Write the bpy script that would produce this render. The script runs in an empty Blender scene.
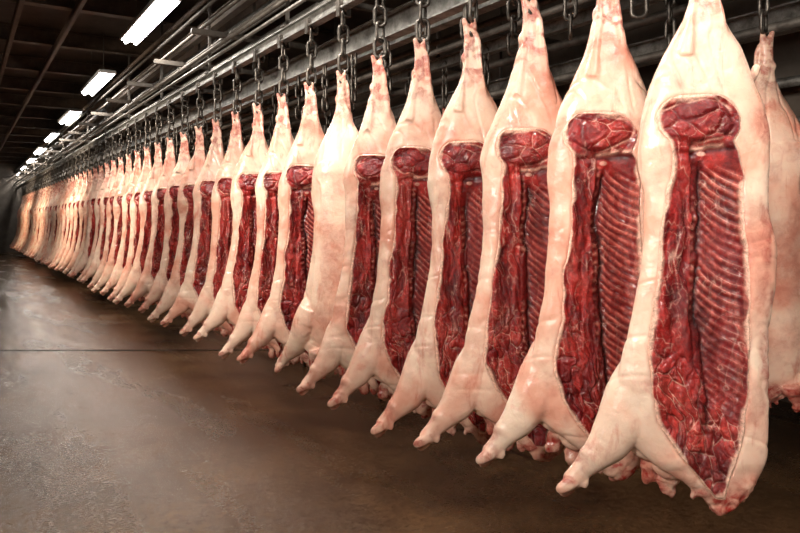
import bpy, bmesh, math, random
import numpy as np
from mathutils import Vector, Matrix
random.seed(7)
scene = bpy.context.scene
COL = scene.collection
PHI = math.atan(440/700.0)
H = 1.45
ROWX = 2.253
FAR = 37.5
RIGHT = 5.6
LEFT = -4.0
CEIL = 4.3

# ---------------------------------------------------------------- materials
def new_mat(name):
    m = bpy.data.materials.new(name); m.use_nodes = True
    nt = m.node_tree
    b = nt.nodes["Principled BSDF"]
    return m, nt, b
def N(nt, t, **kw):
    n = nt.nodes.new(t)
    for k, v in kw.items():
        setattr(n, k, v)
    return n
def ramp(nt, fac, stops):
    r = N(nt, "ShaderNodeValToRGB")
    els = r.color_ramp.elements
    while len(els) < len(stops): els.new(0.5)
    for e, (p, c) in zip(els, stops):
        e.position = p
        e.color = (c[0], c[1], c[2], 1) if not isinstance(c, (int, float)) else (c, c, c, 1)
    nt.links.new(fac, r.inputs[0])
    return r
def noise(nt, vec, scale, detail=4, rough=0.55, dist=0.0):
    n = N(nt, "ShaderNodeTexNoise")
    n.inputs["Scale"].default_value = scale
    n.inputs["Detail"].default_value = detail
    n.inputs["Roughness"].default_value = rough
    n.inputs["Distortion"].default_value = dist
    if vec is not None: nt.links.new(vec, n.inputs["Vector"])
    return n
def bump(nt, b, h, strength, dist=0.01):
    bp = N(nt, "ShaderNodeBump")
    bp.inputs["Strength"].default_value = strength
    bp.inputs["Distance"].default_value = dist
    nt.links.new(h, bp.inputs["Height"]); nt.links.new(bp.outputs[0], b.inputs["Normal"])
    return bp
def mixc(nt, fac, a, b_, mode='MIX'):
    m = N(nt, "ShaderNodeMix", data_type='RGBA', blend_type=mode)
    for i, v in ((0, fac), (6, a), (7, b_)):
        if isinstance(v, bpy.types.NodeSocket): nt.links.new(v, m.inputs[i])
        elif isinstance(v, (int, float)): m.inputs[i].default_value = v
        else: m.inputs[i].default_value = (v[0], v[1], v[2], 1)
    return m.outputs[2]
def mulv(nt, a, b_):
    m = N(nt, "ShaderNodeMath", operation='MULTIPLY')
    for i, v in ((0, a), (1, b_)):
        if isinstance(v, bpy.types.NodeSocket): nt.links.new(v, m.inputs[i])
        else: m.inputs[i].default_value = v
    return m.outputs[0]

def skin_material():
    m, nt, b = new_mat("pig_skin")
    tc = N(nt, "ShaderNodeTexCoord"); oi = N(nt, "ShaderNodeObjectInfo")
    add = N(nt, "ShaderNodeVectorMath", operation='ADD')
    sc = mulv(nt, oi.outputs["Random"], 13.0)
    nt.links.new(tc.outputs["Object"], add.inputs[0]); nt.links.new(sc, add.inputs[1])
    v = add.outputs[0]
    at = N(nt, "ShaderNodeAttribute", attribute_name="Col")
    n1 = noise(nt, v, 3.2, 4, 0.55, 0.5)
    r1 = ramp(nt, n1.outputs["Fac"], [(0.34, (0.92, 0.69, 0.53)), (0.50, (0.88, 0.57, 0.425)), (0.60, (0.82, 0.42, 0.30)), (0.74, (0.70, 0.27, 0.185))])
    n2 = noise(nt, v, 16, 5, 0.65, 0.8)
    r2 = ramp(nt, n2.outputs["Fac"], [(0.55, 0.0), (0.74, 0.45)])
    c = mixc(nt, r2.outputs[0], r1.outputs[0], (0.70, 0.26, 0.18))
    mp = N(nt, "ShaderNodeMapping"); mp.inputs["Scale"].default_value = (1, 1, 0.22); nt.links.new(v, mp.inputs["Vector"])
    n5 = noise(nt, mp.outputs[0], 11, 6, 0.64, 0.9)
    r5 = ramp(nt, n5.outputs["Fac"], [(0.58, 0.0), (0.71, 0.6)])
    c = mixc(nt, r5.outputs[0], c, (0.56, 0.11, 0.07))
    n3 = noise(nt, v, 24, 6, 0.72, 0.8)
    r3 = ramp(nt, n3.outputs["Fac"], [(0.36, 0.3), (0.60, 1.0)])
    c2 = mixc(nt, mulv(nt, at.outputs["Fac"], r3.outputs[0]), c, (0.36, 0.026, 0.020))
    nt.links.new(c2, b.inputs["Base Color"])
    n6 = noise(nt, v, 7, 4, 0.6)
    r6 = ramp(nt, n6.outputs["Fac"], [(0.35, 0.16), (0.65, 0.34)])
    nt.links.new(r6.outputs[0], b.inputs["Roughness"])
    b.inputs["Subsurface Weight"].default_value = 0.10
    b.inputs["Subsurface Radius"].default_value = (0.03, 0.010, 0.005)
    b.inputs["Subsurface Scale"].default_value = 0.4
    n4 = noise(nt, v, 14, 8, 0.62, 0.3)
    bump(nt, b, n4.outputs["Fac"], 0.40, 0.014)
    return m
def meat_material():
    m, nt, b = new_mat("raw_meat")
    tc = N(nt, "ShaderNodeTexCoord")
    at = N(nt, "ShaderNodeAttribute", attribute_name="Col")
    n1 = noise(nt, tc.outputs["Object"], 60, 8, 0.78, 0.6)
    r1 = ramp(nt, n1.outputs["Fac"], [(0.34, 0.5), (0.5, 0.95), (0.66, 1.6)])
    c = mixc(nt, 1.0, at.outputs["Color"], r1.outputs[0], 'MULTIPLY')
    nt.links.new(c, b.inputs["Base Color"])
    b.inputs["Roughness"].default_value = 0.25
    b.inputs["Coat Weight"].default_value = 0.3
    b.inputs["Coat Roughness"].default_value = 0.10
    bump(nt, b, n1.outputs["Fac"], 0.75, 0.008)
    return m
def metal_material(name, c1, c2, rough=0.4, metal=0.8, scale=6):
    m, nt, b = new_mat(name)
    tc = N(nt, "ShaderNodeTexCoord")
    n1 = noise(nt, tc.outputs["Object"], scale, 8, 0.75)
    r1 = ramp(nt, n1.outputs["Fac"], [(0.35, c1), (0.65, c2)])
    nt.links.new(r1.outputs[0], b.inputs["Base Color"])
    b.inputs["Metallic"].default_value = metal
    b.inputs["Roughness"].default_value = rough
    bump(nt, b, n1.outputs["Fac"], 0.35, 0.005)
    return m
def floor_material():
    m, nt, b = new_mat("wet_concrete")
    tc = N(nt, "ShaderNodeTexCoord"); v = tc.outputs["Object"]
    n1 = noise(nt, v, 0.8, 8, 0.62, 0.0)
    r1 = ramp(nt, n1.outputs["Fac"], [(0.34, (0.028, 0.013, 0.005)), (0.5, (0.072, 0.036, 0.015)), (0.67, (0.135, 0.072, 0.032))])
    n2 = noise(nt, v, 30, 10, 0.84, 0.0)
    r2 = ramp(nt, n2.outputs["Fac"], [(0.38, 0.5), (0.62, 1.45)])
    c = mixc(nt, 1.0, r1.outputs[0], r2.outputs[0], 'MULTIPLY')
    nt.links.new(c, b.inputs["Base Color"])
    mp = N(nt, "ShaderNodeMapping"); mp.inputs["Scale"].default_value = (2.0, 0.45, 1); nt.links.new(v, mp.inputs["Vector"])
    n3 = noise(nt, mp.outputs[0], 1.0, 4, 0.55, 0.0)
    n3b = noise(nt, v, 55, 8, 0.8, 0.0)
    r3 = ramp(nt, n3.outputs["Fac"], [(0.36, 0.13), (0.66, 0.31)])
    r3b = ramp(nt, n3b.outputs["Fac"], [(0.35, 0.75), (0.65, 1.25)])
    nt.links.new(mulv(nt, r3.outputs[0], r3b.outputs[0]), b.inputs["Roughness"])
    b.inputs["Specular IOR Level"].default_value = 0.55
    b.inputs["Specular Tint"].default_value = (1.0, 0.80, 0.60, 1)
    n4 = noise(nt, v, 34, 10, 0.82)
    bump(nt, b, n4.outputs["Fac"], 0.55, 0.007)
    return m
def wall_material(name, c1, c2, rough=0.7, sc=1.5):
    m, nt, b = new_mat(name)
    tc = N(nt, "ShaderNodeTexCoord")
    n1 = noise(nt, tc.outputs["Object"], sc, 7, 0.7)
    r1 = ramp(nt, n1.outputs["Fac"], [(0.35, c1), (0.68, c2)])
    nt.links.new(r1.outputs[0], b.inputs["Base Color"]); b.inputs["Roughness"].default_value = rough
    bump(nt, b, n1.outputs["Fac"], 0.3, 0.02)
    return m
def emis_material(name, col, s):
    m, nt, b = new_mat(name)
    b.inputs["Base Color"].default_value = (*col, 1)
    b.inputs["Emission Color"].default_value = (*col, 1)
    b.inputs["Emission Strength"].default_value = s
    return m
M_SKIN = skin_material(); M_MEAT = meat_material()
M_STEEL = metal_material("galvanised_steel", (0.11, 0.10, 0.088), (0.42, 0.40, 0.365), 0.5, 0.5, 9)
M_DARKSTEEL = metal_material("dark_steel", (0.06, 0.050, 0.042), (0.17, 0.145, 0.12), 0.6, 0.4)
M_CHAIN = metal_material("chain_steel", (0.04, 0.034, 0.029), (0.22, 0.19, 0.16), 0.35, 0.75, 30)
M_BEAM = metal_material("painted_brown_beam", (0.060, 0.038, 0.025), (0.13, 0.086, 0.056), 0.6, 0.0)
M_WHITE = metal_material("white_enamel", (0.5, 0.5, 0.5), (0.65, 0.65, 0.65), 0.4, 0.0)
M_JOINT = wall_material("joint_filler", (0.006, 0.004, 0.003), (0.028, 0.018, 0.010), 0.9, 9)
M_FLOOR = floor_material()
M_WALL = wall_material("dark_wall", (0.060, 0.046, 0.034), (0.145, 0.112, 0.085))
M_ENDWALL = wall_material("dark_end_wall", (0.08, 0.066, 0.054), (0.16, 0.135, 0.112))
M_CEIL = wall_material("dark_ceiling", (0.034, 0.023, 0.016), (0.085, 0.059, 0.042), 0.75)
M_LAMP = emis_material("tube_glow", (1.0, 0.98, 0.95), 16)

def link(o): COL.objects.link(o); return o
def mesh_obj(name, me, mat=None, smooth=False):
    if mat: me.materials.append(mat)
    if smooth: me.polygons.foreach_set("use_smooth", [True]*len(me.polygons))
    return link(bpy.data.objects.new(name, me))
def tag(o, label, cat, group=None, kind=None):
    o["label"] = label; o["category"] = cat
    if group: o["group"] = group
    if kind: o["kind"] = kind
def bm_box(bm, c, s):
    r = bmesh.ops.create_cube(bm, size=1.0)
    bmesh.ops.scale(bm, vec=s, verts=r["verts"]); bmesh.ops.translate(bm, vec=c, verts=r["verts"])
    return r["verts"]
def box_mesh(name, boxes, bev=0.0):
    bm = bmesh.new()
    for c, s in boxes: bm_box(bm, c, s)
    if bev: bmesh.ops.bevel(bm, geom=bm.edges[:], offset=bev, segments=2, affect='EDGES')
    me = bpy.data.meshes.new(name); bm.to_mesh(me); bm.free(); return me
def bm_tube(bm, pts, rads, seg=12, cap=True):
    rings = []
    for i, p in enumerate(pts):
        p = Vector(p)
        a = Vector(pts[max(i-1, 0)]); b = Vector(pts[min(i+1, len(pts)-1)])
        d = (b-a).normalized()
        u = d.cross(Vector((0, 1, 0)));
        if u.length < 1e-3: u = d.cross(Vector((1, 0, 0)))
        u.normalize(); w = d.cross(u).normalized()
        r = rads[i] if hasattr(rads, "__len__") else rads
        rings.append([bm.verts.new(p + (u*math.cos(t)+w*math.sin(t))*r) for t in [2*math.pi*j/seg for j in range(seg)]])
    for a, b in zip(rings, rings[1:]):
        for j in range(seg): bm.faces.new((a[j], a[(j+1) % seg], b[(j+1) % seg], b[j]))
    if cap:
        bm.faces.new(rings[0][::-1]); bm.faces.new(rings[-1])
def bm_ball(bm, c, r):
    g = bmesh.ops.create_icosphere(bm, subdivisions=3, radius=1.0)
    bmesh.ops.scale(bm, vec=r if hasattr(r, "__len__") else (r, r, r), verts=g["verts"])
    bmesh.ops.translate(bm, vec=c, verts=g["verts"])

# ---------------------------------------------------------------- room
def structure(name, c, s, mat, label):
    o = mesh_obj(name, box_mesh(name, [((0, 0, 0), s)]), mat); o.location = c
    tag(o, label, name.split("_")[0], kind="structure"); return o
YB = -4.0
structure("floor", ((LEFT+RIGHT)/2, (FAR+YB)/2, -0.05), (RIGHT-LEFT+0.4, FAR-YB+0.4, 0.1), M_FLOOR, "wet stained brown concrete floor with expansion joints")
structure("ceiling", ((LEFT+RIGHT)/2, (FAR+YB)/2, CEIL+0.05), (RIGHT-LEFT+0.4, FAR-YB+0.4, 0.1), M_CEIL, "dark brown hall ceiling")
structure("wall_far", ((LEFT+RIGHT)/2, FAR+0.05, CEIL/2), (RIGHT-LEFT, 0.1, CEIL), M_ENDWALL, "dark grimy end wall of the hall")
structure("wall_right", (RIGHT+0.05, (FAR+YB)/2, CEIL/2), (0.1, FAR-YB, CEIL), M_WALL, "dark side wall behind the hanging carcasses")
structure("wall_left", (LEFT-0.05, (FAR+YB)/2, CEIL/2), (0.1, FAR-YB, CEIL), M_WALL, "dark side wall of the aisle")
structure("wall_back", ((LEFT+RIGHT)/2, YB-0.05, CEIL/2), (RIGHT-LEFT, 0.1, CEIL), M_WALL, "dark wall behind the aisle")
F = Vector((math.sin(PHI), math.cos(PHI), 0)); R = Vector((math.cos(PHI), -math.sin(PHI), 0))
for i, (d, l0, l1) in enumerate(((7.85, -6.6, 0.9),)):
    c = F*d+R*((l0+l1)/2)
    o = structure("trim_%d" % (i+1), (c.x, c.y, 0.0015), (l1-l0, 0.036, 0.003), M_JOINT, "thin dark filled joint across the concrete floor")
    o.rotation_euler = (0, 0, -PHI+0.01)

bw = RIGHT-LEFT
beam_me = box_mesh("roof_beam", [((0, 0, 0.11), (bw, 0.14, 0.015)), ((0, 0, -0.11), (bw, 0.14, 0.015)), ((0, 0, 0), (bw, 0.015, 0.205))])
beam_me.materials.append(M_BEAM)
y = -1.0
while y < FAR-0.5:
    o = link(bpy.data.objects.new("roof_beam", beam_me)); o.location = ((LEFT+RIGHT)/2, y, CEIL-0.12)
    tag(o, "dark brown steel roof beam spanning the ceiling", "roof beam", "roof beams"); y += 2.1
pm = box_mesh("ceiling_batten", [((0, 0, 0), (0.06, FAR-YB-0.2, 0.10))], 0.01); pm.materials.append(M_BEAM)
for x in (0.6, 1.2, 3.0, 4.6):
    o = link(bpy.data.objects.new("ceiling_batten", pm)); o.location = (x, (FAR+YB)/2, CEIL-0.29)
    tag(o, "long dark batten running under the roof beams", "batten", "ceiling battens")

# ---------------------------------------------------------------- rails
L = FAR-YB; YM = (FAR+YB)/2
def rail_I(name, x, z, hgt, wid, mat, label, cat):
    t = 0.012
    me = box_mesh(name, [((0, 0, hgt/2), (wid, L, t)), ((0, 0, -hgt/2), (wid, L, t)), ((0, 0, 0), (t, L, hgt))])
    o = mesh_obj(name, me, mat); o.location = (x, YM, z); tag(o, label, cat); return o
def rail_pipe(name, x, z, r, mat, label, cat, y0=None):
    y0 = -L/2 if y0 is None else y0-YM
    bm = bmesh.new(); bm_tube(bm, [(0, y0, 0), (0, L/2, 0)], r, 16)
    me = bpy.data.meshes.new(name); bm.to_mesh(me); bm.free()
    o = mesh_obj(name, me, mat, True); o.location = (x, YM, z); tag(o, label, cat); return o
RZ = H+1.52
rail_I("hook_rail", ROWX, RZ, 0.09, 0.07, M_STEEL, "galvanised I-section rail carrying the carcass chains", "rail")
rail_I("support_beam", 2.75, H+1.47, 0.17, 0.10, M_STEEL, "pale galvanised support beam beside the hook rail", "beam")
rail_I("hook_rail", 3.75, H+1.45, 0.09, 0.07, M_STEEL, "galvanised rail carrying the second row of carcasses", "rail")
rail_I("support_beam", 2.30, H+2.12, 0.12, 0.08, M_BEAM, "dark brown beam above the hook rail", "beam")
rail_I("support_beam", 3.25, H+1.62, 0.14, 0.10, M_STEEL, "steel beam between the two carcass rails", "beam")
rail_I("support_beam", 4.5, H+1.30, 0.16, 0.10, M_STEEL, "galvanised steel beam near the side wall", "beam")
for x, hh, r, mt, lb in ((2.14, 1.72, .020, M_DARKSTEEL, "dark thin pipe above the chains"), (2.45, 1.72, .03, M_STEEL, "galvanised overhead pipe above the chains"),
        (2.50, 1.98, .022, M_STEEL, "thin galvanised pipe under the ceiling beams"), (2.95, 2.1, .03, M_STEEL, "galvanised pipe under the ceiling beams"),
        (3.5, 1.55, .025, M_DARKSTEEL, "dark overhead pipe over the second row"), (2.2, 2.35, .028, M_BEAM, "dark brown conduit under the roof beams"),
        (2.30, 1.88, .018, M_STEEL, "thin galvanised pipe above the hook rail"), (2.62, 1.84, .02, M_DARKSTEEL, "dark conduit over the support beam"),
        (2.72, 2.25, .03, M_DARKSTEEL, "dark pipe under the roof beams"), (2.05, 1.93, .018, M_DARKSTEEL, "dark thin conduit beside the lamps"),
        (2.05, 2.10, .018, M_DARKSTEEL, "dark conduit beside the lamps"), (2.42, 2.30, .018, M_STEEL, "thin galvanised pipe near the ceiling"),
        (2.10, 1.60, .012, M_STEEL, "thin steel cable tube beside the hook rail"), (2.20, 1.80, .012, M_DARKSTEEL, "dark cable tube above the chains"),
        (2.60, 2.10, .014, M_STEEL, "thin steel tube under the roof beams"), (2.38, 1.80, .012, M_STEEL, "thin steel tube above the hook rail"),
        (4.1, 1.15, .03, M_DARKSTEEL, "dark pipe behind the second row"), (5.3, 1.05, .04, M_STEEL, "galvanised pipe along the side wall"),
        (5.3, 0.75, .03, M_DARKSTEEL, "dark pipe along the side wall"), (4.0, 1.38, .035, M_DARKSTEEL, "dark pipe beside the second rail"),
        (3.1, 1.30, .022, M_DARKSTEEL, "dark pipe below the support beam")):
    rail_pipe("overhead_pipe", x, H+hh, r, mt, lb, "pipe")
def hanger(x, z0, y, grp):
    hh = (CEIL-0.24)-z0
    key = "rail_hanger_%.2f" % z0
    me = bpy.data.meshes.get(key)
    if me is None:
        me = box_mesh(key, [((0, 0, hh/2), (0.03, 0.012, hh)), ((0, 0, 0.006), (0.10, 0.08, 0.012)), ((0, 0, hh-0.006), (0.1, 0.08, 0.012))])
        me.materials.append(M_DARKSTEEL)
    o = link(bpy.data.objects.new("rail_hanger", me)); o.location = (x, y, z0)
    tag(o, "flat dark steel hanger bolting a rail to the roof beam", "hanger", grp)
y = 1.1
while y < FAR-1:
    hanger(ROWX, RZ+0.051, y, "hangers of the hook rail"); hanger(2.75, H+1.47+0.091, y, "hangers of the support beam")
    if y < 20: hanger(3.75, H+1.5, y, "hangers of the second rail"); hanger(4.5, H+1.386, y, "hangers of the wall side beam")
    y += 2.1
cb = box_mesh("cross_bar", [((0, 0, 0), (3.3, 0.05, 0.05))], 0.004); cb.materials.append(M_DARKSTEEL)
y = 2.15
while y < FAR-1:
    o = link(bpy.data.objects.new("cross_bar", cb)); o.location = (3.5, y, H+1.80)
    tag(o, "dark square steel bar tying the overhead rails together", "bar", "cross bars between rails"); y += 1.5
o = rail_pipe("kerb_pipe", 2.9, 0.14, 0.020, M_DARKSTEEL, "low dark steel kerb pipe running under the carcasses", "kerb rail", 3.2)
fm = box_mesh("foot", [((0, 0, 0), (0.03, 0.03, 0.12))], .003); fm.materials.append(M_DARKSTEEL)
yy = 3.4-YM
while yy < L/2:
    f = link(bpy.data.objects.new("foot", fm)); f.parent = o; f.location = (0, yy, -0.08); yy += 1.5

# ---------------------------------------------------------------- ceiling lamps, added key lights
lh = H+2.2
dep = [0.6, 4.1, 7.66, 11.1, 14.7, 18.2, 21.7, 25.2, 28.7, 32.2]
xs = [1.74, 1.74, 1.74, 1.84, 1.95, 2.03, 2.10, 2.18, 2.26, 2.34]
hous = box_mesh("lamp_housing", [((0, 0, 0), (0.24, 1.9, 0.05)), ((0, 0, 0.035), (0.12, 1.7, 0.03))], 0.008); hous.materials.append(M_WHITE)
bm = bmesh.new()
bm_tube(bm, [(-.055, -0.9, -0.05), (-.055, 0.9, -0.05)], 0.026, 14); bm_tube(bm, [(.055, -0.9, -0.05), (.055, 0.9, -0.05)], 0.026, 14)
bm_box(bm, (0, 0, -0.032), (0.20, 1.84, 0.012))
tub = bpy.data.meshes.new("lamp_tubes"); bm.to_mesh(tub); bm.free(); tub.materials.append(M_LAMP)
bm = bmesh.new(); bm_tube(bm, [(0, 0, 0.04), (0, 0, CEIL-lh)], 0.005, 6)
rodm = bpy.data.meshes.new("suspension_rod"); bm.to_mesh(rodm); bm.free(); rodm.materials.append(M_DARKSTEEL)
def ceiling_lamp(x, yv, en, grp):
    e = link(bpy.data.objects.new("ceiling_lamp", hous)); e.location = (x, yv, lh)
    tag(e, "white twin-tube fluorescent fixture hung from the ceiling, switched on", "ceiling lamp", grp)
    t = link(bpy.data.objects.new("fluorescent_tube", tub)); t.parent = e
    for dy in (-.6, .6):
        r = link(bpy.data.objects.new("suspension_rod", rodm)); r.parent = e; r.location = (0, dy, 0)
    ld = bpy.data.lights.new("lamp_light", 'AREA'); ld.shape = 'RECTANGLE'; ld.size = 0.2; ld.size_y = 1.8
    ld.energy = en; ld.color = (1.0, 0.94, 0.86)
    lo = link(bpy.data.objects.new("lamp_light", ld)); lo.parent = e; lo.location = (0, 0, -0.1)
for i, (d, x) in enumerate(zip(dep, xs)):
    ceiling_lamp(x, (d - x*math.sin(PHI))/math.cos(PHI), 60, "row of fluorescent lamps")
for i, yv in enumerate((-2.0, 0.8, 4.5, 9.5, 15.5, 22.5, 28)):  # unseen key lights added on the aisle side to brighten the row, no fixtures
    ld = bpy.data.lights.new("added_key_light", 'AREA'); ld.shape = 'RECTANGLE'; ld.size = 0.4; ld.size_y = 0.8
    ld.energy = (32, 33, 39, 44, 46, 44, 36)[i]; ld.color = (1.0, (.94, .93, .91, .87, .82, .77, .74)[i], (.85, .84, .80, .72, .63, .55, .5)[i]); ld.spread = math.radians(72)
    lo = link(bpy.data.objects.new("added_key_light", ld)); lo.location = (-1.4, yv+0.2, 2.75)
    tgt = Vector((ROWX, yv+1.2, 2.0)); lo.rotation_euler = (tgt-lo.location).to_track_quat('-Z', 'Y').to_euler()

# ---------------------------------------------------------------- carcass
OUT0 = np.array([  # h, xl, xr, front, back
 (1.000,-.035,.012,.018,.018),(.97,-.046,.018,.026,.026),(.93,-.048,.012,.025,.025),(.88,-.050,.014,.028,.03),(.82,-.060,.030,.034,.034),
 (.76,-.076,.054,.045,.045),(.70,-.096,.078,.055,.06),(.61,-.132,.114,.070,.080),(.52,-.178,.156,.088,.11),(.43,-.216,.192,.098,.135),
 (.36,-.234,.206,.098,.145),(.30,-.240,.210,.094,.14),(.15,-.228,.206,.075,.14),(0,-.222,.206,.07,.14),(-.15,-.232,.213,.07,.14),(-.30,-.255,.219,.07,.14),
 (-.42,-.284,.220,.07,.14),(-.52,-.308,.218,.07,.14),(-.62,-.330,.215,.07,.135),(-.70,-.336,.210,.07,.125),(-.78,-.316,.203,.065,.11),
 (-.83,-.280,.195,.062,.10),(-.87,-.232,.184,.06,.09),(-.905,-.175,.170,.052,.08),(-.94,-.115,.155,.05,.075),(-1.0,-.050,.118,.04,.06),(-1.045,-.01,.080,.03,.04),(-1.065,.02,.055,.012,.015)])[::-1]
MT0 = np.array([(.440,-.10,-.02),(.430,-.142,.03),(.405,-.172,.070),(.36,-.188,.094),(.315,-.180,.092),(.275,-.150,.070),(.24,-.146,.088),(.15,-.152,.110),(.02,-.158,.124),
 (-.15,-.174,.132),(-.3,-.196,.136),(-.5,-.222,.134),(-.62,-.222,.126),(-.72,-.192,.112),(-.80,-.142,.094),(-.88,-.086,.076),(-.95,-.038,.058),(-1.0,.005,.045)])[::-1]
OUT = OUT0; MT = MT0
def smooth1(hh, seed, scale, amp):
    rng = np.random.RandomState(seed); T = rng.rand(256)-.5
    q = (hh+5)*scale; i = np.floor(q).astype(int); f = q-i; f = f*f*(3-2*f)
    return 2*amp*(T[i % 256]*(1-f)+T[(i+1) % 256]*f)
def set_variant(s):
    global OUT, MT
    hh = np.linspace(-1.065, 1.0, 180)
    O = np.stack([hh]+[np.interp(hh, OUT0[:, 0], OUT0[:, i]) for i in range(1, 5)], 1)
    ker = np.exp(-np.linspace(-2, 2, 13)**2); ker /= ker.sum()
    for i in (1, 2):
        col = np.convolve(np.pad(O[:, i], 6, mode='edge'), ker, 'valid'); O[8:-8, i] = col[8:-8]
    env = np.clip((.8-hh)*4, 0, 1)*np.clip((hh+1.06)*5, 0, 1)
    O[:, 1] += (smooth1(hh, s, 3.5, .013)+smooth1(hh, s+1, 13, .002))*env
    O[:, 2] += (smooth1(hh, s+2, 3.5, .013)+smooth1(hh, s+3, 13, .002))*env
    OUT = O
    hm = np.linspace(-1.0, .440, 140)
    Mm = np.stack([hm]+[np.interp(hm, MT0[:, 0], MT0[:, i]) for i in (1, 2)], 1)
    em = np.clip((.43-hm)*14, 0, 1)
    Mm[:, 1] += (smooth1(hm, s+5, 5, .012)+smooth1(hm, s+6, 20, .004))*em
    Mm[:, 2] += (smooth1(hm, s+7, 5, .010)+smooth1(hm, s+8, 20, .004))*em
    MT = Mm
def outl(h): return tuple(np.interp(h, OUT[:, 0], OUT[:, i]) for i in (1, 2, 3, 4))
def meatl(h): return np.interp(h, MT[:, 0], MT[:, 1]), np.interp(h, MT[:, 0], MT[:, 2])
def sstep(a, b, x):
    t = np.clip((x-a)/(b-a), 0, 1); return t*t*(3-2*t)
def meat_in(x, h):
    l, r = meatl(h)
    d = np.minimum(x-l, r-x)
    d = np.minimum(d, np.minimum((0.440-h)*0.8, (h+1.0)*0.6))
    return d
def front_y(x, h):
    xl, xr, tf, tb = outl(h)
    s = np.clip(np.abs((x-(xl+xr)/2)/((xr-xl)/2)), 0, 1)
    return -tf*np.sqrt(np.maximum(1-s**2.8, 0))
DIP = .082
def dip(x, h, amt):
    return amt*sstep(0.0, 0.036, meat_in(x, h))

def vnoise(p, seed, scale):
    rng = np.random.RandomState(seed); T = rng.rand(64, 64)
    q = p*scale; i = np.floor(q).astype(int); f = q-i; f = f*f*(3-2*f)
    a = T[i[:, 0] % 64, i[:, 1] % 64]; b = T[(i[:, 0]+1) % 64, i[:, 1] % 64]
    c = T[i[:, 0] % 64, (i[:, 1]+1) % 64]; d = T[(i[:, 0]+1) % 64, (i[:, 1]+1) % 64]
    return (a*(1-f[:, 0])+b*f[:, 0])*(1-f[:, 1])+(c*(1-f[:, 0])+d*f[:, 0])*f[:, 1]
def fbm(p, seed, scale, o=4):
    s = 0; a = 0.5; t = 0
    for k in range(o):
        s = s+a*vnoise(p, seed+k*17, scale*2**k); t += a; a *= .55
    return s/t
def ridge(p, seed, scale, o=3, w=.05):
    return np.exp(-(np.abs(fbm(p, seed, scale, o)-.5)/w)**1.5)
def vor(p, seed, sx, sy):
    rng = np.random.RandomState(seed); J = rng.rand(64, 64, 3)
    q = p/np.array([sx, sy]); i = np.floor(q).astype(int)
    best = np.full((len(p), 2), 9.0); bid = np.zeros(len(p))
    for dx in (-1, 0, 1):
        for dy in (-1, 0, 1):
            c = i+np.array([dx, dy]); j = J[c[:, 0] % 64, c[:, 1] % 64]
            d = np.hypot(c[:, 0]+j[:, 0]-q[:, 0], c[:, 1]+j[:, 1]-q[:, 1])
            m = d < best[:, 0]
            best[:, 1] = np.where(m, best[:, 0], np.minimum(best[:, 1], d))
            bid = np.where(m, j[:, 2], bid); best[:, 0] = np.where(m, d, best[:, 0])
    return best[:, 1]-best[:, 0], bid

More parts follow.
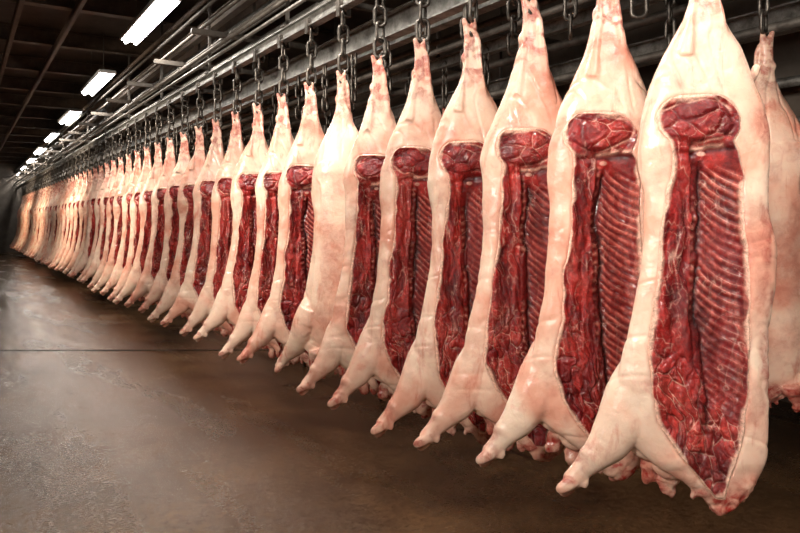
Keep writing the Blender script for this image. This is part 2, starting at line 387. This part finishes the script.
def make_body(seed):
    rng = random.Random(seed)
    bm = bmesh.new()
    hs = np.concatenate([np.linspace(1.0, .7, 24), np.linspace(.69, -1.0, 130), np.linspace(-1.005, -1.065, 8)])
    n = 110; rings = []
    for h in hs:
        xl, xr, tf, tb = outl(h)
        t = np.arange(n)*2*np.pi/n
        cx = (xl+xr)/2; w = (xr-xl)/2
        x = cx+w*np.sign(np.cos(t))*np.abs(np.cos(t))**0.85
        s = np.clip(np.abs((x-cx)/w), 0, 1)
        front = np.sin(t) < 0
        hh = np.full(n, h)
        yv = np.where(front, front_y(x, hh), tb*np.sqrt(np.maximum(1-s**2.2, 0)))
        yv = yv+np.where(front, dip(x, hh, DIP), 0)
        rings.append([bm.verts.new((x[i], yv[i], h)) for i in range(n)])
    for a, b in zip(rings, rings[1:]):
        for j in range(n): bm.faces.new((a[j], b[j], b[(j+1) % n], a[(j+1) % n]))
    bm.faces.new(rings[0]); bm.faces.new(rings[-1][::-1])
    bm_tube(bm, [(-.005, -.010, .985), (.014, -.014, .965), (.028, -.018, .925), (.032, -.022, .87), (.036, -.026, .81), (.042, -.032, .75), (.048, -.036, .69), (.05, -.03, .62)], [.014, .015, .014, .013, .015, .018, .022, .03], 12)
    bm_ball(bm, (-.044, .0, .848), (.022, .028, .034))
    bm_tube(bm, [(-.026, 0, .96), (-.036, -.006, 1.01), (-.050, -.010, 1.048)], [.022, .018, .012], 12)
    bm_tube(bm, [(-.002, 0, .97), (.004, 0, 1.015), (.004, -.004, 1.048)], [.02, .016, .011], 12)
    bm_tube(bm, [(-.034, -.018, .92), (-.044, -.034, .80), (-.062, -.050, .68), (-.078, -.06, .58)], [.012, .013, .018, .03], 10)
    # foreleg: rounded shoulder, tapering shank, bent wrist, cloven trotter
    j = rng.uniform(-.015, .015)
    P = [(-.23, .055, -.56), (-.262, .045, -.65), (-.306, .03, -.745), (-.360, .018, -.822), (-.410, .008, -.874), (-.446+j, .0, -.920), (-.476+j, -.004, -.954)]
    R_ = [.085, .098, .094, .074, .054, .039, .037]
    pts = []; rr = []
    for i in range(len(P)-1):
        for k in range(6):
            u = k/6
            pts.append(tuple(P[i][a]*(1-u)+P[i+1][a]*u for a in range(3))); rr.append(R_[i]*(1-u)+R_[i+1]*u)
    pts.append(P[-1]); rr.append(R_[-1])
    bm_tube(bm, pts, rr, 24)
    bm_ball(bm, P[0], (.085, .06, .085)); bm_ball(bm, P[-1], (.039, .036, .038)); bm_ball(bm, (P[4][0]-.002, P[4][1]-.004, P[4][2]+.002), (.057, .052, .052))
    bx, by, bz = P[-1]
    bm_tube(bm, [(bx, by-.020, bz), (bx-.024, by-.026, bz-.016), (bx-.050, by-.028, bz-.032), (bx-.062, by-.028, bz-.042)], [.026, .026, .021, .011], 14)
    bm_tube(bm, [(bx+.003, by+.018, bz-.008), (bx-.012, by+.022, bz-.034), (bx-.034, by+.024, bz-.058), (bx-.044, by+.024, bz-.070)], [.026, .026, .021, .011], 14)
    bm_tube(bm, [(bx+.038, by-.01, bz+.012), (bx+.042, by-.014, bz-.012), (bx+.036, by-.014, bz-.028)], [.017, .014, .010], 10)
    bm_ball(bm, (-.18, .045, -.815), (.11, .055, .075)); bm_ball(bm, (-.11, .045, -.89), (.09, .045, .07))
    # scraps and trotter of the matching half tucked behind
    for (ax, ay, az, cx2, cz, sc) in ((-.10, .085, -.88, -.13+j, -1.03, 1.1), (-.19, .095, -.84, -.21-j, -.975, .9), (.05, .07, -.95, .03, -1.08, .8)):
        pts = []; rr = []
        for k in range(8):
            u = k/7; pts.append((ax+(cx2-ax)*u+rng.uniform(-.006, .006), ay+rng.uniform(-.004, .004), az+(cz-az)*u)); rr.append((.055, .054, .048, .042, .034, .028, .031, .018)[k]*rng.uniform(.9, 1.1)*sc)
        bm_tube(bm, pts, rr, 14)
        for q in range(4):
            u = rng.uniform(.4, .95)
            bm_ball(bm, (ax+(cx2-ax)*u+rng.uniform(-.035, .035), ay, az+(cz-az)*u), (rng.uniform(.012, .024), .016, rng.uniform(.016, .032)))
    for q in range(12):
        xx = rng.uniform(-.08, .12); zz = np.interp(xx, [-.10, .02, .12], [-.96, -1.03, -.98])+rng.uniform(-.015, .025)
        bm_ball(bm, (xx, rng.uniform(.0, .07), zz), (rng.uniform(.010, .026), rng.uniform(.008, .02), rng.uniform(.02, .045)))
    bm_tube(bm, [(.14, .04, .48), (.17, .03, .52), (.180, .02, .55)], [.022, .016, .009], 10)
    me = bpy.data.meshes.new("tmp"); bm.to_mesh(me); bm.free()
    o = link(bpy.data.objects.new("tmp", me))
    md = o.modifiers.new("r", 'REMESH'); md.mode = 'VOXEL'; md.voxel_size = 0.0062
    sm = o.modifiers.new("s", 'SMOOTH'); sm.factor = 0.5; sm.iterations = 6
    dg = bpy.context.evaluated_depsgraph_get()
    me2 = bpy.data.meshes.new_from_object(o.evaluated_get(dg)); bpy.data.objects.remove(o)
    me2.name = "carcass_body"
    co = np.zeros(len(me2.vertices)*3); me2.vertices.foreach_get("co", co); co = co.reshape(-1, 3)
    nrm = np.zeros(len(me2.vertices)*3); me2.vertices.foreach_get("normal", nrm); nrm = nrm.reshape(-1, 3)
    x, yv, h = co[:, 0], co[:, 1], co[:, 2]
    p2 = np.stack([x+yv*0.7+5, h+yv*0.4+5], 1)
    d = meat_in(x, h)
    dis = (fbm(p2, seed, 5, 2)-.5)*0.030+(fbm(p2, seed+3, 13, 2)-.5)*0.009
    cr = ridge(np.stack([p2[:, 0]*.6, p2[:, 1]*1.5], 1), seed+77, 5, 2, .03); dis -= cr*.004*sstep(.3, -.3, h)
    cr2 = ridge(np.stack([p2[:, 0]*1.6+p2[:, 1]*.3, p2[:, 1]*.5], 1), seed+78, 7, 2, .03); dis -= cr2*.006*sstep(.35, .5, h)
    dis *= sstep(.95, .75, h)*sstep(-.45, -.25, x)
    lowf = sstep(-.90, -1.0, h)*sstep(-.3, -.1, x); dis += lowf*(fbm(p2, seed+55, 30, 3)-.5)*.02
    co2 = co+nrm*(dis*sstep(.02, -.01, d)+0)[:, None]
    front = nrm[:, 1] < 0.2
    nz = fbm(p2, seed+9, 9, 4); nz2 = fbm(p2, seed+19, 26, 4)
    red = np.where(front, sstep(-.012-.05*(nz-.5), .006, d)*.55, 0)
    red = np.maximum(red, sstep(-.84, -1.03, h)*sstep(-.30, -.06, x)*sstep(.38, .58, nz2+.06))
    red = np.maximum(red, sstep(.045, .075, yv)*sstep(-.84, -.92, h)*1.0)
    red = np.maximum(red, sstep(.58, .86, h)*.8*sstep(.40, .58, nz2))
    red = np.maximum(red, sstep(-.40, -.50, x)*.75*sstep(.36, .56, nz2))
    red = np.maximum(red, sstep(.11, .20, x)*.75*sstep(.42, .60, nz))
    red = np.maximum(red, np.where(front, sstep(-.14, .0, d)*.42*sstep(.46, .66, nz), 0))
    red = np.maximum(red, sstep(.08, .14, yv)*.38*sstep(.42, .66, nz))
    attr = me2.color_attributes.new("Col", 'FLOAT_COLOR', 'POINT')
    c = np.stack([red, red, red, np.ones_like(red)], 1)
    attr.data.foreach_set("color", c.ravel())
    co2[:, 2] -= 1.0
    me2.vertices.foreach_set("co", co2.ravel())
    me2.materials.clear(); me2.materials.append(M_SKIN)
    me2.polygons.foreach_set("use_smooth", [True]*len(me2.polygons)); me2.update()
    return me2

def lerp(a, b, t): return a*(1-t[:, None])+np.array(b)*t[:, None]
def make_face(seed):
    nu, nv = 150, 560
    us = np.linspace(0, 1, nu); vs = np.linspace(0, 1, nv)
    U, V = np.meshgrid(us, vs); U = U.ravel(); V = V.ravel()
    h = .438+(-.998-.438)*V
    l, r = meatl(h)
    x = l+(r-l)*U
    P = np.stack([x+3, h+3], 1)
    wx = (fbm(P, seed+1, 7, 3)-.5); wh = (fbm(P, seed+2, 7, 3)-.5)
    W = P+np.stack([wx*.07, wh*.07], 1)
    n1 = fbm(P, seed+5, 14, 5); n0 = fbm(P, seed+4, 5, 3)
    nfib = fbm(np.stack([W[:, 0]*4, W[:, 1]*.8], 1), seed+6, 14, 4)
    gate = sstep(.38, .60, n1); gate0 = sstep(.40, .58, n0)
    edge = np.minimum(np.minimum(x-l, r-x), np.minimum((.440-h)*.8, (h+1.0)*.6))
    g = np.interp(h, [-1, -.8, -.5, -.2, .1, .28, .45], [.01, -.02, -.055, -.062, -.055, -.05, -.05])+wx*.035
    FAT = (.76, .45, .34); PINK = (.58, .20, .15); DARK = (.035, .0015, .002)
    def flat(c): return np.repeat(np.array(c)[None, :], len(x), 0)
    base = lerp(flat([.16, .006, .006]), (.33, .019, .015), sstep(.35, .68, n1))
    disp = (n1-.5)*.015+(fbm(P, seed+71, 40, 3)-.5)*.006
    # ---- ham face
    ham = sstep(.262, .296, h+wh*.05)
    cx, ch = -.055, .350
    ra = np.sqrt(((x-cx)/.128)**2+((h-ch)/.070)**2)+wx*.7+wh*.4
    e, cid = vor(W, seed+11, .10, .075)
    bh = lerp(flat([.14, .005, .006]), (.27, .013, .012), cid)
    bh = lerp(bh, (.40, .036, .028), sstep(.50, .72, n1)*.8)
    bh = lerp(bh, FAT, sstep(.045, .01, e)*.45*gate); bh = lerp(bh, DARK, sstep(.16, .04, e)*.40*(1-gate))
    fib = fbm(np.stack([W[:, 0]*1.0+W[:, 1]*.6, (W[:, 1]-W[:, 0]*.4)*3], 1), seed+13, 18, 3)
    bh = lerp(bh, FAT, np.exp(-(np.abs(fib-.5)/.012)**1.3)*.38*gate0)
    bh = lerp(bh, FAT, np.exp(-((ra-1.05)/.05)**2)*.60*sstep(.40, .56, n1)); bh = lerp(bh, DARK, np.exp(-((ra-.93)/.05)**2)*.45)
    base = base*(1-ham[:, None])+bh*ham[:, None]
    disp += ham*(.026*np.sqrt(np.clip(1-ra**2, 0, 1))+.010*sstep(0, .3, e)+(fib-.5)*.012-.006)
    yc = .266+wx*.05+x*.08
    base = lerp(base, FAT, np.exp(-((h-yc)/.008)**2)*.85*sstep(.36, .54, n1)); base = lerp(base, DARK, np.exp(-((h-yc+.018)/.011)**2)*.85); disp -= np.exp(-((h-yc+.014)/.012)**2)*.014
    bone = np.exp(-(((x+.03)/.020)**2+((h-.232)/.012)**2)); base = lerp(base, (.62, .34, .25), sstep(.45, .7, bone)*.6); disp += bone*.010
    notham = 1-ham
    # ---- ribs
    rz = (x-g-.015)
    ribzone = sstep(0, .015, rz)*sstep(.215, .13, h+wh*.07)*sstep(-.74, -.56, h+wx*.22)
    slant = rz*1.10-rz**2*2.6
    ph = (h+slant+wh*.018+wx*.010)/.035
    fr = np.mod(ph, 1); rb = .5+.5*np.cos(2*np.pi*ph)
    fade = (.40+.60*sstep(.38, .58, n0))*sstep(0, .015, rz)*(1-.35*sstep(.12, .19, rz))
    rc = lerp(flat([.17, .007, .007]), (.44, .082, .060), rb**1.5*(.25+.85*sstep(.32, .62, nfib))*fade)
    rc = lerp(rc, DARK, np.exp(-((fr-.5)/.10)**2)*.66*fade)
    rc = lerp(rc, FAT, np.exp(-((fr-.14)/.038)**2)*.56*(.2+.8*gate)*fade)
    vst = fbm(np.stack([W[:, 0]*1.0-W[:, 1]*.10, W[:, 1]*.14], 1), seed+81, 24, 3)
    rc = lerp(rc, FAT, np.exp(-(np.abs(vst-.5)/.009)**1.3)*.25*(.3+.7*gate))
    rc = lerp(rc, PINK, sstep(.08, .17, rz)*.30*sstep(.40, .62, nfib))
    rc = lerp(rc, DARK, sstep(.56, .70, fbm(np.stack([W[:, 0], W[:, 1]*.3], 1), seed+84, 12, 3))*.35)
    base = base*(1-ribzone[:, None])+rc*ribzone[:, None]
    disp += ribzone*(rb*.011*fade-.022+(vst-.5)*.010+.02*sstep(.11, .19, rz))
    # ---- left strip : muscle with fine marbling
    left = sstep(g-.004, g-.016, x)*notham
    W2 = P+np.stack([wx*.06, wh*.10], 1)
    lf = fbm(np.stack([W2[:, 0]*1.0+W2[:, 1]*.12, W2[:, 1]*.24], 1), seed+21, 22, 3)
    lf2 = fbm(np.stack([W2[:, 0]*1.0-W2[:, 1]*.15, W2[:, 1]*.40], 1), seed+22, 40, 3)
    lc = lerp(flat([.13, .004, .005]), (.33, .017, .014), sstep(.3, .7, fbm(np.stack([W[:, 0]*1.6, W[:, 1]*.6], 1), seed+23, 14, 3)))
    lc = lerp(lc, FAT, np.exp(-(np.abs(lf-.5)/.011)**1.3)*.60*(.1+.9*gate0))
    lc = lerp(lc, FAT, np.exp(-(np.abs(lf2-.5)/.013)**1.3)*.34*gate)
    lc = lerp(lc, DARK, np.exp(-(np.abs(lf-.42)/.016)**1.3)*.7)
    redvar = fbm(np.stack([W[:, 0], W[:, 1]*.4], 1), seed+24, 11, 3)
    lc = lerp(lc, (.44, .046, .036), sstep(.54, .70, redvar)*.6)  # random patches of stronger red in the muscle
    base = base*(1-left[:, None])+lc*left[:, None]; disp += left*((lf-.5)*.055+.008)
    # ---- low marbled zone
    low = sstep(-.38, -.76, h+x*.9+wh*.35)
    W3 = P+np.stack([wx*.14+P[:, 1]*.20, wh*.14], 1)
    e3, c3 = vor(W3, seed+31, .042, .095); W4 = P+np.stack([wx*.12+P[:, 1]*.15, wh*.12], 1); e4, c4 = vor(W4+7, seed+33, .022, .044)
    mc = lerp(flat([.15, .005, .006]), (.35, .024, .019), c3)
    mc = lerp(mc, (.44, .055, .042), sstep(.52, .7, n1)*.6)
    mc = lerp(mc, FAT, sstep(.055, .01, e3)*.70*gate); mc = lerp(mc, DARK, sstep(.16, .04, e3)*.45*(1-gate))
    mc = lerp(mc, FAT, sstep(.06, .01, e4)*.48*gate0*gate)
    mc = lerp(mc, DARK, sstep(.57, .70, fbm(W4, seed+37, 9, 3))*.55)
    low2 = low*(1-ribzone*.85)*notham
    base = base*(1-low2[:, None])+mc*low2[:, None]; disp += low2*(.012*sstep(0, .3, e3)+.004*sstep(0, .4, e4)-.008)
    # ---- spine groove
    gam = sstep(.26, .48, n1+(n0-.5)*.8)
    gz = np.exp(-((x-g)/.009)**2)*sstep(.24, .2, h)*sstep(-.85, -.6, h)*gam
    vt = .5+.5*np.cos(2*np.pi*(h+wh*.03)/.035)
    gc = lerp(flat([.06, .003, .004]), (.56, .23, .16), vt**2*(.1+.6*gate))
    base = base*(1-gz[:, None]*.7)+gc*gz[:, None]*.7; disp += gz*(vt*.006-.010)
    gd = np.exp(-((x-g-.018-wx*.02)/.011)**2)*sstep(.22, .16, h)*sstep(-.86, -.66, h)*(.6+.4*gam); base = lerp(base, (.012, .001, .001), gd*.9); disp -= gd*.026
    base = lerp(base, FAT, ridge(P+np.stack([wx*.04, wh*.04], 1), seed+41, 13, 3, .007)*.36*gate*(1-ham*.4))
    base = lerp(base, DARK, sstep(.58, .73, fbm(W, seed+44, 7, 4))*.42)
    rimw = .010+.016*sstep(.35, .65, fbm(P, seed+51, 10, 3))
    base = lerp(base, (.80, .50, .37), sstep(1.0, .35, edge/rimw)*.9)
    lip = sstep(0, .036, edge)
    conc = lip*.026+sstep(.02, .09, edge)*.026*notham
    yv = front_y(x, h)+conc+0.012*(1-sstep(0, .010, edge))-disp*lip-.004
    yv = np.minimum(yv, front_y(x, h)+dip(x, h, DIP)-.004+0.012*(1-sstep(0, .010, edge)))
    co = np.stack([x, yv, h-1.0], 1)
    me = bpy.data.meshes.new("cut_face")
    idx = np.arange(nu*nv).reshape(nv, nu)
    q = np.stack([idx[:-1, :-1], idx[1:, :-1], idx[1:, 1:], idx[:-1, 1:]], -1).reshape(-1, 4)
    me.from_pydata(co.tolist(), [], q.tolist())
    a = me.color_attributes.new("Col", 'FLOAT_COLOR', 'POINT')
    a.data.foreach_set("color", np.concatenate([np.clip(base*1.22, 0, 1), np.ones((len(x), 1))], 1).ravel())
    me.materials.append(M_MEAT); me.polygons.foreach_set("use_smooth", [True]*len(me.polygons)); me.update()
    return me
VARS = []
for s in (3, 28, 61):
    set_variant(s); VARS.append((make_body(s), [make_face(s*3+2), make_face(s*3+150)]))

# ---------------------------------------------------------------- chain
def make_chain():
    bm = bmesh.new()
    zt = RZ-0.05-(H+1.0)
    n = 4; pitch = 0.100
    for i in range(n):
        zc = .096+i*pitch
        pts = []
        for k in range(24):
            t = 2*math.pi*k/24; a = .035*math.cos(t); b = .028*math.sin(t)+(.034 if math.sin(t) > 0 else -.034)
            pts.append((a, 0, zc+b) if i % 2 == 0 else (a*.6, a*.8, zc+b))
        rings = []
        for k, p in enumerate(pts):
            p0 = Vector(p); d = (Vector(pts[(k+1) % 24])-Vector(pts[k-1])).normalized()
            u = Vector((0, 1, 0)) if i % 2 == 0 else Vector((.8, -.6, 0)); w = d.cross(u)
            rings.append([bm.verts.new(p0+(u*math.cos(s)+w*math.sin(s))*.0105) for s in [2*math.pi*j/8 for j in range(8)]])
        for k in range(24):
            a, b = rings[k], rings[(k+1) % 24]
            for j in range(8): bm.faces.new((a[j], a[(j+1) % 8], b[(j+1) % 8], b[j]))
    me = bpy.data.meshes.new("hanging_chain"); bm.to_mesh(me); bm.free(); me.materials.append(M_CHAIN)
    me.polygons.foreach_set("use_smooth", [True]*len(me.polygons))
    bm = bmesh.new()
    P = [(.0, 0, .055), (.0, 0, .03)]+[(.035*math.sin(t), 0, -.01+.038*math.cos(t)) for t in np.linspace(0, 4.4, 14)]
    bm_tube(bm, P, [.009]*(len(P)-2)+[.007, .003], 10)
    hk = bpy.data.meshes.new("hook"); bm.to_mesh(hk); bm.free(); hk.materials.append(M_CHAIN)
    hk.polygons.foreach_set("use_smooth", [True]*len(hk.polygons))
    bm = bmesh.new()
    z = zt
    for sx in (-1, 1):
        bm_tube(bm, [(sx*.014, 0, z+.035), (sx*.032, 0, z+.035)], .024, 16)
        bm_box(bm, (sx*.042, 0, z-.0), (.008, .05, .11))
    bm_box(bm, (0, 0, z-.05), (.092, .05, .010))
    bm_tube(bm, [(0, 0, z-.045), (0, 0, .096+3*pitch+.040)], .009, 10)
    tr = bpy.data.meshes.new("trolley"); bm.to_mesh(tr); bm.free(); tr.materials.append(M_DARKSTEEL)
    return me, hk, tr
CH, HK, TR = make_chain()
def place_chain(x, y, ztop, rot, grp, lab, parts=True, trol=True):
    c = link(bpy.data.objects.new("hanging_chain", CH)); c.location = (x, y, ztop); c.rotation_euler = (0, 0, rot)
    tag(c, lab, "chain", grp)
    if parts:
        a = link(bpy.data.objects.new("hook", HK)); a.parent = c
        if trol:
            b = link(bpy.data.objects.new("trolley", TR)); b.parent = c; b.rotation_euler = (0, 0, -rot)
def place_carcass(x, y, ztop, yaw, tilt, sc, bi, fi, lab, grp, flip=1):
    o = link(bpy.data.objects.new("pork_half_carcass", VARS[bi][0])); o.location = (x, y, ztop)
    o.rotation_euler = (0, tilt, yaw); o.scale = (sc[0]*flip, sc[1], sc[2])
    tag(o, lab, "meat carcass", grp)
    f = link(bpy.data.objects.new("cut_face", VARS[bi][1][fi])); f.parent = o
    f["label"] = "red marbled cut face with ribs"
    return o
GR = "pork half carcasses in the long front row"
yk = 1.537; k = 1
while yk < 33.5:
    ray = math.degrees(math.atan2(ROWX, yk))
    alpha = np.interp(ray, [3, 8, 14, 22, 30, 42, 56], [22, 26, 27, 28, 30, 35, 42])
    yaw = -math.radians(alpha+random.uniform(-4, 4))
    lab = "pale pink pork half with red cut face, hung by hind leg"
    sx = random.uniform(.97, 1.05); sz = random.uniform(1.02, 1.05)*float(np.interp(k, [1, 3], [.955, 1]))
    tilt = random.uniform(-.012, .012); fl = 1
    if k == 7:
        yaw = math.radians(180-52); fl = -1; lab = "pork half turned round so only its pale skin shows"
    place_carcass(ROWX, yk, H+1.0, yaw, tilt, (sx, .75, sz), k % 3, (k//3) % 2, lab, GR, fl)
    place_chain(ROWX, yk, H+1.0, random.uniform(-.6, .6), "chains holding the front row", "steel chain with hook and trolley holding one carcass", k < 40)
    if k < 30:
        place_chain(2.75, yk+.25, H+.94, random.uniform(-.9, .9), "spare chains behind the front row", "spare steel chain hanging empty from the support beam", False)
    yk += float(np.interp(k, [1, 3, 6, 11, 14], [.44, .45, .50, .60, .64]))
    k += 1
y2 = 1.60; j = 0
while y2 < 13:
    place_carcass(3.75, y2, H+1.0, math.radians(180-25+random.uniform(-10, 10)), 0, (1.08, .9, 1), j % 3, j % 2,
        "pork half hung with its pale skin side outward", "pork half carcasses in the second row", 1)
    place_chain(3.75, y2, H+1.0, random.uniform(-.6, .6), "chains holding the second row", "steel chain holding a rear carcass", False)
    y2 += .6; j += 1

# ---------------------------------------------------------------- world, camera
w = bpy.data.worlds.new("world"); scene.world = w; w.use_nodes = True
w.node_tree.nodes["Background"].inputs[0].default_value = (0.9, 0.82, 0.75, 1)
w.node_tree.nodes["Background"].inputs[1].default_value = 0.15
cd = bpy.data.cameras.new("camera"); cam = link(bpy.data.objects.new("camera", cd))
cd.lens = 31.5; cd.sensor_width = 36; cd.shift_y = -45.5/800
cam.location = (0, 0, H); cam.rotation_euler = (math.pi/2, 0, -PHI)
scene.camera = cam
scene.view_settings.view_transform = 'Standard'
scene.view_settings.look = 'None'
scene.view_settings.exposure = 0.0
